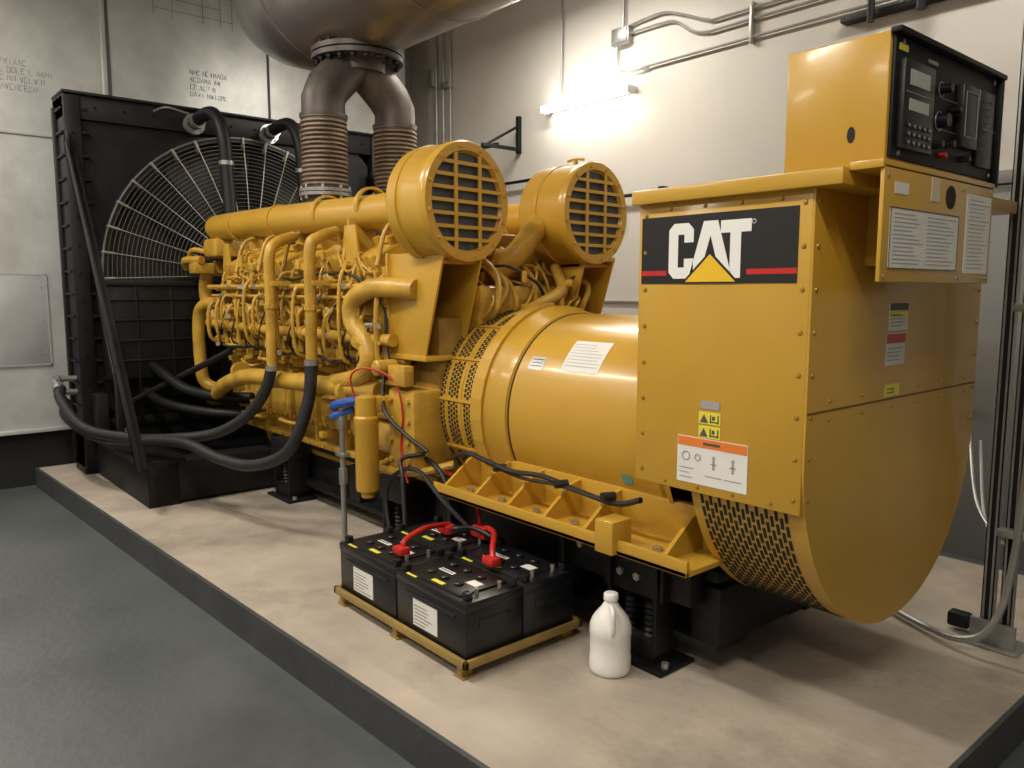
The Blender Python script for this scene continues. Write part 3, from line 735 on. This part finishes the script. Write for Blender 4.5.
s.tube([(-3.47,1.86,.10),(-3.47,1.9,.05),(-3.47,2.2,.04)],.012,8)
s.done()
s=P('blue_fuel_line',gen,BLU);s.tube([(-3.66,1.92,.78),(-3.6,1.90,.80),(-3.52,1.92,.82),(-3.47,2.0,.84)],.024,10);s.tube([(-3.72,1.94,.72),(-3.62,1.9,.74),(-3.52,1.95,.78)],.018,8);s.done()
s=P('red_cable',gen,RED);s.tube([(-3.47,1.95,.80),(-3.48,1.92,.95),(-3.38,1.95,1.0),(-3.25,2.02,.95),(-3.2,2.04,.8),(-3.22,2.04,.6),(-3.1,2.0,.47)],.005,8);s.done()
s=P('coolant_hoses',gen,RUB)
s.tube([(-6.52,1.22,.66),(-6.35,1.18,.60),(-5.95,1.24,.44),(-5.45,1.42,.42),(-5.1,1.58,.45),(-4.85,1.74,.50),(-4.66,1.86,.62),(-4.54,1.93,.78),(-4.50,1.96,.93)],.034,16)
s.tube([(-6.50,1.24,.56),(-6.3,1.2,.48),(-5.9,1.3,.38),(-5.3,1.46,.42),(-4.95,1.58,.44),(-4.6,1.66,.39),(-4.3,1.74,.39),(-4.05,1.84,.50),(-3.98,1.93,.76),(-3.98,1.96,1.0)],.034,16)
s.done()
s=P('hose_fittings',gen,GRY)
for z,dy in ((.66,0),(.56,.02)):
    s.tube([(-6.6,1.34,z+.06),(-6.58,1.2,z+.06),(-6.5,1.2+dy,z)],.022,10);s.cyl((-6.56,1.205+dy,z+.02),(-6.5,1.2+dy,z-.01),.04,seg=8);s.cyl((-6.62,1.24,z+.06),(-6.58,1.20,z+.06),.034,seg=6)
s.cyl((-4.5,1.96,.90),(-4.5,1.96,.93),.040,seg=16);s.cyl((-3.98,1.96,.97),(-3.98,1.96,1.0),.040,seg=16)
s.done()
# ------------------------------------------------------------------ exhaust
ex=grp('exhaust_silencer',(-4.6,2.67,3.5))
s=P('silencer_shell',ex,SIL,40)
s.lathe((-2.2,2.67,3.42),(-1,0,0),[(-.2,0),(-.2,.3),(0,.54),(.05,.56),(2.75,.56),(2.8,.565),(3.05,.53),(3.35,.44),(3.65,.30),(3.85,.16),(3.92,0)],64)
for x in (-2.6,-3.7,-4.95): s.torus((x,2.67,3.42),(1,0,0),.562,.008,64,6)
s.cyl((-4.65,2.67,2.86),(-4.65,2.67,3.2),.2,seg=36);s.done()
s=P('hanger_rods',ex,CND)
for x in (-2.8,-4.6):
    for y in (2.1,3.24): s.cyl((x,y,3.42),(x,y,4.7),.012,seg=8)
s.done()
DZ=-.095
s=P('exhaust_flange',ex,EXH);s.cyl((-4.65,2.67,2.955+DZ),(-4.65,2.67,2.985+DZ),.29,seg=48);s.cyl((-4.65,2.67,2.915+DZ),(-4.65,2.67,2.945+DZ),.29,seg=48);s.done()
s=P('flange_bolts',ex,BLK)
for k in range(20):
    a=k*math.pi/10;p=(-4.65+.255*math.cos(a),2.67+.255*math.sin(a));s.cyl((*p,2.885+DZ),(*p,3.015+DZ),.010,seg=8);s.bolt((*p,2.985+DZ),(0,0,1),.02,.018);s.bolt((*p,2.895+DZ),(0,0,1),.02,.02)
s.done()
s=P('exhaust_wye',ex,EXH,30)
s.cyl((-4.65,2.67,2.75),(-4.65,2.67,2.84),.18,seg=36)
for y in (2.41,2.93):
    s.tube([(-4.65,2.67+(y-2.67)*.1,2.85),(-4.65,2.67+(y-2.67)*.4,2.75),(-4.64,2.67+(y-2.67)*.85,2.63),(-4.63,y,2.55),(-4.63,y,2.42)],.135,28,sm=False)
s.done()
s=P('exhaust_bellows',ex,BEL,60)
for y in (2.41,2.93):
    pr=[(0,.12)]
    for k in range(16): pr+=[(.02+k*.027,.124),(.028+k*.027,.144),(.037+k*.027,.144)]
    pr+=[(.455,.13)]
    s.lathe((-4.63,y,2.0),(0,0,1),pr,40)
s.done()
s=P('bellows_collars',ex,GRY)
for y in (2.41,2.93):
    for z in (1.96,1.985): s.cyl((-4.63,y,z),(-4.63,y,z+.02),.162,seg=32)
s.done()
s=P('riser_stubs',ex,EXH)
for y in (2.41,2.93):
    s.cyl((-4.63,y,1.82),(-4.63,y,2.02),.12,seg=32);s.cyl((-4.63,y,2.44),(-4.63,y,2.46),.148,seg=32)
s.done()
s=P('collar_bolts',ex,ZNC)
for y in (2.41,2.93):
    for k in range(8):
        a=k*math.pi/4+.2;s.cyl((-4.63+.147*math.cos(a),y+.147*math.sin(a),1.94),(-4.63+.147*math.cos(a),y+.147*math.sin(a),2.025),.009,seg=8)
s.done()
# ------------------------------------------------------------------ battery rack + batteries
bx0,bx1,by0,by1=-3.06,-2.135,1.61,2.155
rk=grp('battery_rack',(-2.6,1.88,0))
b=P('frame',rk,RKY)
b.box(bx0-.02,bx1+.02,by0-.02,by0-.003,.045,.075,.002);b.box(bx0-.02,bx1+.02,by1+.003,by1+.02,.045,.075,.002);b.box(bx0-.02,bx0-.003,by0-.02,by1+.02,.045,.075,.002);b.box(bx1+.003,bx1+.02,by0-.02,by1+.02,.045,.075,.002)
b.box(bx0,bx1,by0,by1,.045,.055)
for x in (bx0+.03,(bx0+bx1)/2,bx1-.03):
    for y in (by0+.02,by1-.02): b.box(x-.015,x+.015,y-.03,y+.02,0,.045,.002);b.box(x-.03,x+.03,y-.035,y+.025,0,.006)
b.done()
L,W=.455,.267
def battery(x0,y0):
    g=grp('lead_acid_battery',(x0+L/2,y0+W/2,.055));z0=.056
    b=P('case',g,PLB);b.box(x0,x0+L,y0,y0+W,z0,z0+.19,.008)
    b.box(x0-.003,x0+L+.003,y0-.003,y0+W+.003,z0+.185,z0+.222,.008)
    b.box(x0+.06,x0+L-.06,y0+.02,y0+W-.02,z0+.22,z0+.232,.006)
    for xx in (x0-.004,x0+L-.004): b.box(xx,xx+.008,y0+.06,y0+W-.06,z0+.12,z0+.15,.003)
    b.box(x0+.06,x0+L-.06,y0-.006,y0+.002,z0+.15,z0+.162,.003)
    for k in range(3):
        for yy in (y0+.08,y0+W-.08): b.cyl((x0+.13+k*.09,yy,z0+.23),(x0+.13+k*.09,yy,z0+.243),.018,seg=14,bev=.003)
    for xx in (x0+.03,x0+L-.03):
        for yy in (y0+.03,y0+W-.03): b.box(xx-.015,xx+.015,yy-.015,yy+.015,z0+.22,z0+.25,.004)
    b.done()
    t=P('terminals',g,ZNC)
    for yy in (y0+.08,y0+W-.08): t.cyl((x0+L-.04,yy,z0+.22),(x0+L-.04,yy,z0+.25),.008,seg=12)
    t.done()
    t=P('labels_yellow',g,LYL);t.box(x0+.055,x0+.12,y0+.01,y0+.03,z0+.222,z0+.2235);t.box(x0+.2,x0+.27,y0+.028,y0+.048,z0+.232,z0+.2335);t.done()
    t=P('labels_white',g,WHT);t.box(x0+.31,x0+.37,y0+.11,y0+.15,z0+.232,z0+.2335);t.box(x0+.12,x0+.21,y0+.12,y0+.14,z0+.232,z0+.2335);t.box(x0+.12,x0+.28,y0-.002,y0,z0+.04,z0+.145);t.done()
    t=P('label_print',g,INK)
    for k in range(6): t.box(x0+.13,x0+.13+random.uniform(.07,.14),y0-.003,y0-.001,z0+.05+k*.014,z0+.052+k*.014)
    t.box(x0+.12,x0+.20,y0+.127,y0+.134,z0+.2335,z0+.234);t.done()
for xx in (bx0+.003,bx0+.465):
    for yy in (by0+.003,by0+.274): battery(xx,yy)
cb=grp('battery_cables',(-2.6,1.95,.3))
s=P('red_leads',cb,RED)
s.tube([(-2.68,1.70,.32),(-2.69,1.72,.355),(-2.74,1.84,.365),(-2.78,1.95,.35),(-2.80,2.02,.335)],.012,10)
s.tube([(-2.34,1.90,.32),(-2.38,1.93,.355),(-2.48,2.02,.37),(-2.6,2.08,.355),(-2.66,2.10,.33)],.012,10)
s.tube([(-2.66,2.09,.33),(-2.8,2.18,.39),(-3.0,2.25,.46),(-3.15,2.2,.5)],.009,8)
s.box(-2.72,-2.65,1.67,1.72,.30,.335,.01);s.box(-2.84,-2.76,1.98,2.04,.30,.34,.01);s.box(-2.70,-2.60,2.06,2.12,.30,.35,.01);s.box(-2.38,-2.31,1.87,1.92,.30,.335,.01)
s.done()
s=P('black_leads',cb,RUB)
s.tube([(-3.02,1.93,.28),(-3.06,1.95,.40),(-3.1,1.97,.52),(-3.15,2.0,.58),(-3.1,2.1,.60)],.011,10)
s.tube([(-2.9,2.10,.30),(-2.95,2.12,.46),(-3.05,2.12,.55),(-3.2,2.12,.58),(-3.35,2.15,.6)],.012,10)
s.tube([(-2.8,2.08,.32),(-2.7,1.97,.35),(-2.65,2.04,.35),(-2.55,2.08,.32)],.010,8)
s.tube([(-3.2,1.97,.12),(-3.3,2.0,.35),(-3.25,2.02,.48),(-3.05,2.02,.54),(-2.85,2.02,.44),(-2.7,2.06,.33)],.011,8)
s.done()
# ------------------------------------------------------------------ jug
jx,jy=-1.855,2.055
jg=grp('plastic_jug',(jx,jy,0))
s=P('bottle',jg,JUG,60)
s.lathe((jx,jy,0),(0,0,1),[(0,0),(0,.066),(.006,.074),(.02,.076),(.06,.0755),(.065,.074),(.14,.074),(.145,.076),(.175,.075),(.20,.066),(.22,.052),(.24,.036),(.255,.026),(.265,.022),(.275,.022),(.275,0)],40)
s.tube([(jx+.03,jy-.03,.255),(jx+.05,jy-.045,.250),(jx+.058,jy-.052,.235),(jx+.060,jy-.053,.21),(jx+.058,jy-.052,.18),(jx+.05,jy-.045,.16)],.010,10)
s.done()
s=P('cap',jg,JUG,60);s.lathe((jx,jy,.268),(0,0,1),[(0,0),(0,.026),(.003,.027),(.022,.026),(.025,.023),(.025,0)],28);s.done()
# ------------------------------------------------------------------ wall services
c=grp('electrical_conduit_run',(-3,4.88,3.2))
s=P('pipes',c,CND)
yw=4.87
s.tube([(-5.05,yw,4.7),(-5.05,yw,3.0)],.010,8,sm=False)
s.tube([(-4.36,yw,4.7),(-4.36,yw,3.42)],.011,8,sm=False)
s.tube([(-4.28,yw,3.36),(-4.0,yw,3.36),(-3.85,yw,3.34),(-3.7,yw,3.24),(-3.55,yw,3.20),(-3.3,yw,3.20),(-1.0,yw,3.20)],.010,8)
s.tube([(-4.28,yw,3.42),(-4.15,yw,3.43),(-3.95,yw,3.43),(-3.75,yw,3.36),(-3.55,yw,3.28),(-3.3,yw,3.27),(-1.0,yw,3.27)],.010,8)
s.tube([(-4.42,yw,3.3),(-4.42,yw,3.18),(-4.38,yw,3.10),(-4.28,yw,3.07),(-4.1,yw,3.07),(-3.9,yw,3.08),(-1.0,yw,3.08)],.010,8)
for x in (-3.2,-2.2): s.box(x-.01,x+.01,4.85,4.9,3.04,3.31,.002)
for x in (-6.9,-6.78,-6.66): s.tube([(x,yw,4.7),(x,yw,2.2 if x<-6.8 else 1.2)],.012,8,sm=False)
s.box(-6.98,-6.9,4.82,4.9,3.45,3.62,.004);s.box(-6.8,-6.64,4.84,4.9,3.40,3.46,.004)
s.done()
s=P('junction_box',c,GRY);s.box(-4.46,-4.28,4.84,4.9,3.29,3.42,.006);s.box(-4.445,-4.295,4.832,4.842,3.305,3.405,.003);s.done()
c=grp('wall_bracket',(-5.6,4.9,2.7))
s=P('arms',c,BLK);s.box(-5.64,-5.60,4.86,4.9,2.62,2.95,.003);s.box(-5.635,-5.605,4.45,4.9,2.64,2.67,.003);s.tube([(-5.62,4.5,2.66),(-5.62,4.87,2.86)],.012,6);s.box(-5.9,-5.62,4.62,4.65,2.66,2.69,.002);s.done()
c=grp('black_pipe_run',(-2,4.8,3.1))
s=P('pipes',c,BLK)
s.tube([(-2.34,4.78,4.7),(-2.34,4.78,2.95)],.022,10,sm=False);s.tube([(-2.05,4.78,4.7),(-2.05,4.78,2.95)],.03,10,sm=False)
s.box(-2.55,-1.2,4.82,4.9,3.0,3.03,.003)
s.done()
c=grp('steel_pipe_rail',(-4.5,4.8,2.0))
s=P('pipes',c,BLK);s.tube([(-6.2,4.84,2.36),(-5.3,4.84,2.36),(-4.3,4.84,2.12),(-3.9,4.84,2.12)],.014,8,sm=False);s.tube([(-4.35,4.84,2.12),(-4.35,4.84,1.95)],.02,8,sm=False);s.box(-6.22,-6.18,4.83,4.9,2.3,2.4,.002);s.box(-3.95,-3.9,4.83,4.9,2.08,2.16,.002);s.done()
c=grp('yellow_stub_pipe',(-4.65,4.85,1.3))
s=P('pipe',c,YEL);s.tube([(-4.65,4.86,1.15),(-4.65,4.86,1.48)],.014,8,sm=False);s.box(-4.68,-4.62,4.87,4.9,1.28,1.34,.003);s.done()
# ------------------------------------------------------------------ strut post + conduit at right
c=grp('steel_strut_post',(-1.03,3.38,0))
dy=-.04
s=P('channel',c,GRY)
for x in (-1.05,-.985):
    s.box(x-.02,x-.016,3.38+dy,3.42+dy,0,4.7);s.box(x+.016,x+.02,3.38+dy,3.42+dy,0,4.7);s.box(x-.02,x+.02,3.42+dy,3.424+dy,0,4.7);s.box(x-.02,x-.008,3.38+dy,3.384+dy,0,4.7);s.box(x+.008,x+.02,3.38+dy,3.384+dy,0,4.7)
s.box(-1.12,-.92,3.32+dy,3.48+dy,0,.01,.002);s.box(-1.1,-.94,3.36+dy,3.375+dy,.01,.10,.002)
s.done()
s=P('channel_inside',c,DRK)
for x in (-1.05,-.985): s.box(x-.016,x+.016,3.40+dy,3.42+dy,0,4.7)
s.done()
c=grp('floor_conduit',(-1.0,3.3,0))
s=P('pipe',c,CND)
s.tube([(-1.55,3.42,.03),(-1.25,3.26,.03),(-1.08,3.19,.05),(-.99,3.20,.12),(-.955,3.26,.3),(-.94,3.30,.7),(-.935,3.31,1.4),(-.935,3.31,4.7)],.014,10)
for z in (.45,1.3,2.2): s.box(-1.02,-.92,3.29,3.34,z,z+.03,.003)
s.cyl((-.94,3.305,2.15),(-.935,3.31,2.45),.035,seg=14);s.cyl((-.935,3.31,2.6),(-.935,3.31,2.68),.03,seg=14)
s.tube([(-1.35,3.9,.75),(-1.2,3.6,.50),(-1.06,3.44,.42),(-.99,3.42,.50),(-.985,3.42,.8)],.007,8)
s.tube([(-1.3,3.9,.70),(-1.16,3.6,.42),(-1.0,3.40,.38)],.007,8)
s.done()
s=P('small_box',c,BLK);s.box(-1.2,-1.12,3.36,3.42,.02,.08,.01);s.done()
# ------------------------------------------------------------------ lift everything so that floor is z=0
for o in list(S.objects):
    if o.parent is None: o.location.z+=PAD
# ------------------------------------------------------------------ camera
f_=790;p_=math.radians(6.8);a_=math.radians(40.5)
Fh=V((-math.cos(a_),math.sin(a_),0));R=V((math.sin(a_),math.cos(a_),0));Z=V((0,0,1))
D=Fh*math.cos(p_)-Z*math.sin(p_);U=Fh*math.sin(p_)+Z*math.cos(p_)
cam=bpy.data.cameras.new('camera');co=bpy.data.objects.new('camera',cam);bpy.context.collection.objects.link(co)
cam.sensor_width=36;cam.lens=36*f_/1024;cam.clip_start=.05
m=Matrix((R,U,-D)).transposed().to_4x4();m.translation=V((0,0,1.38+PAD));co.matrix_world=m
S.camera=co
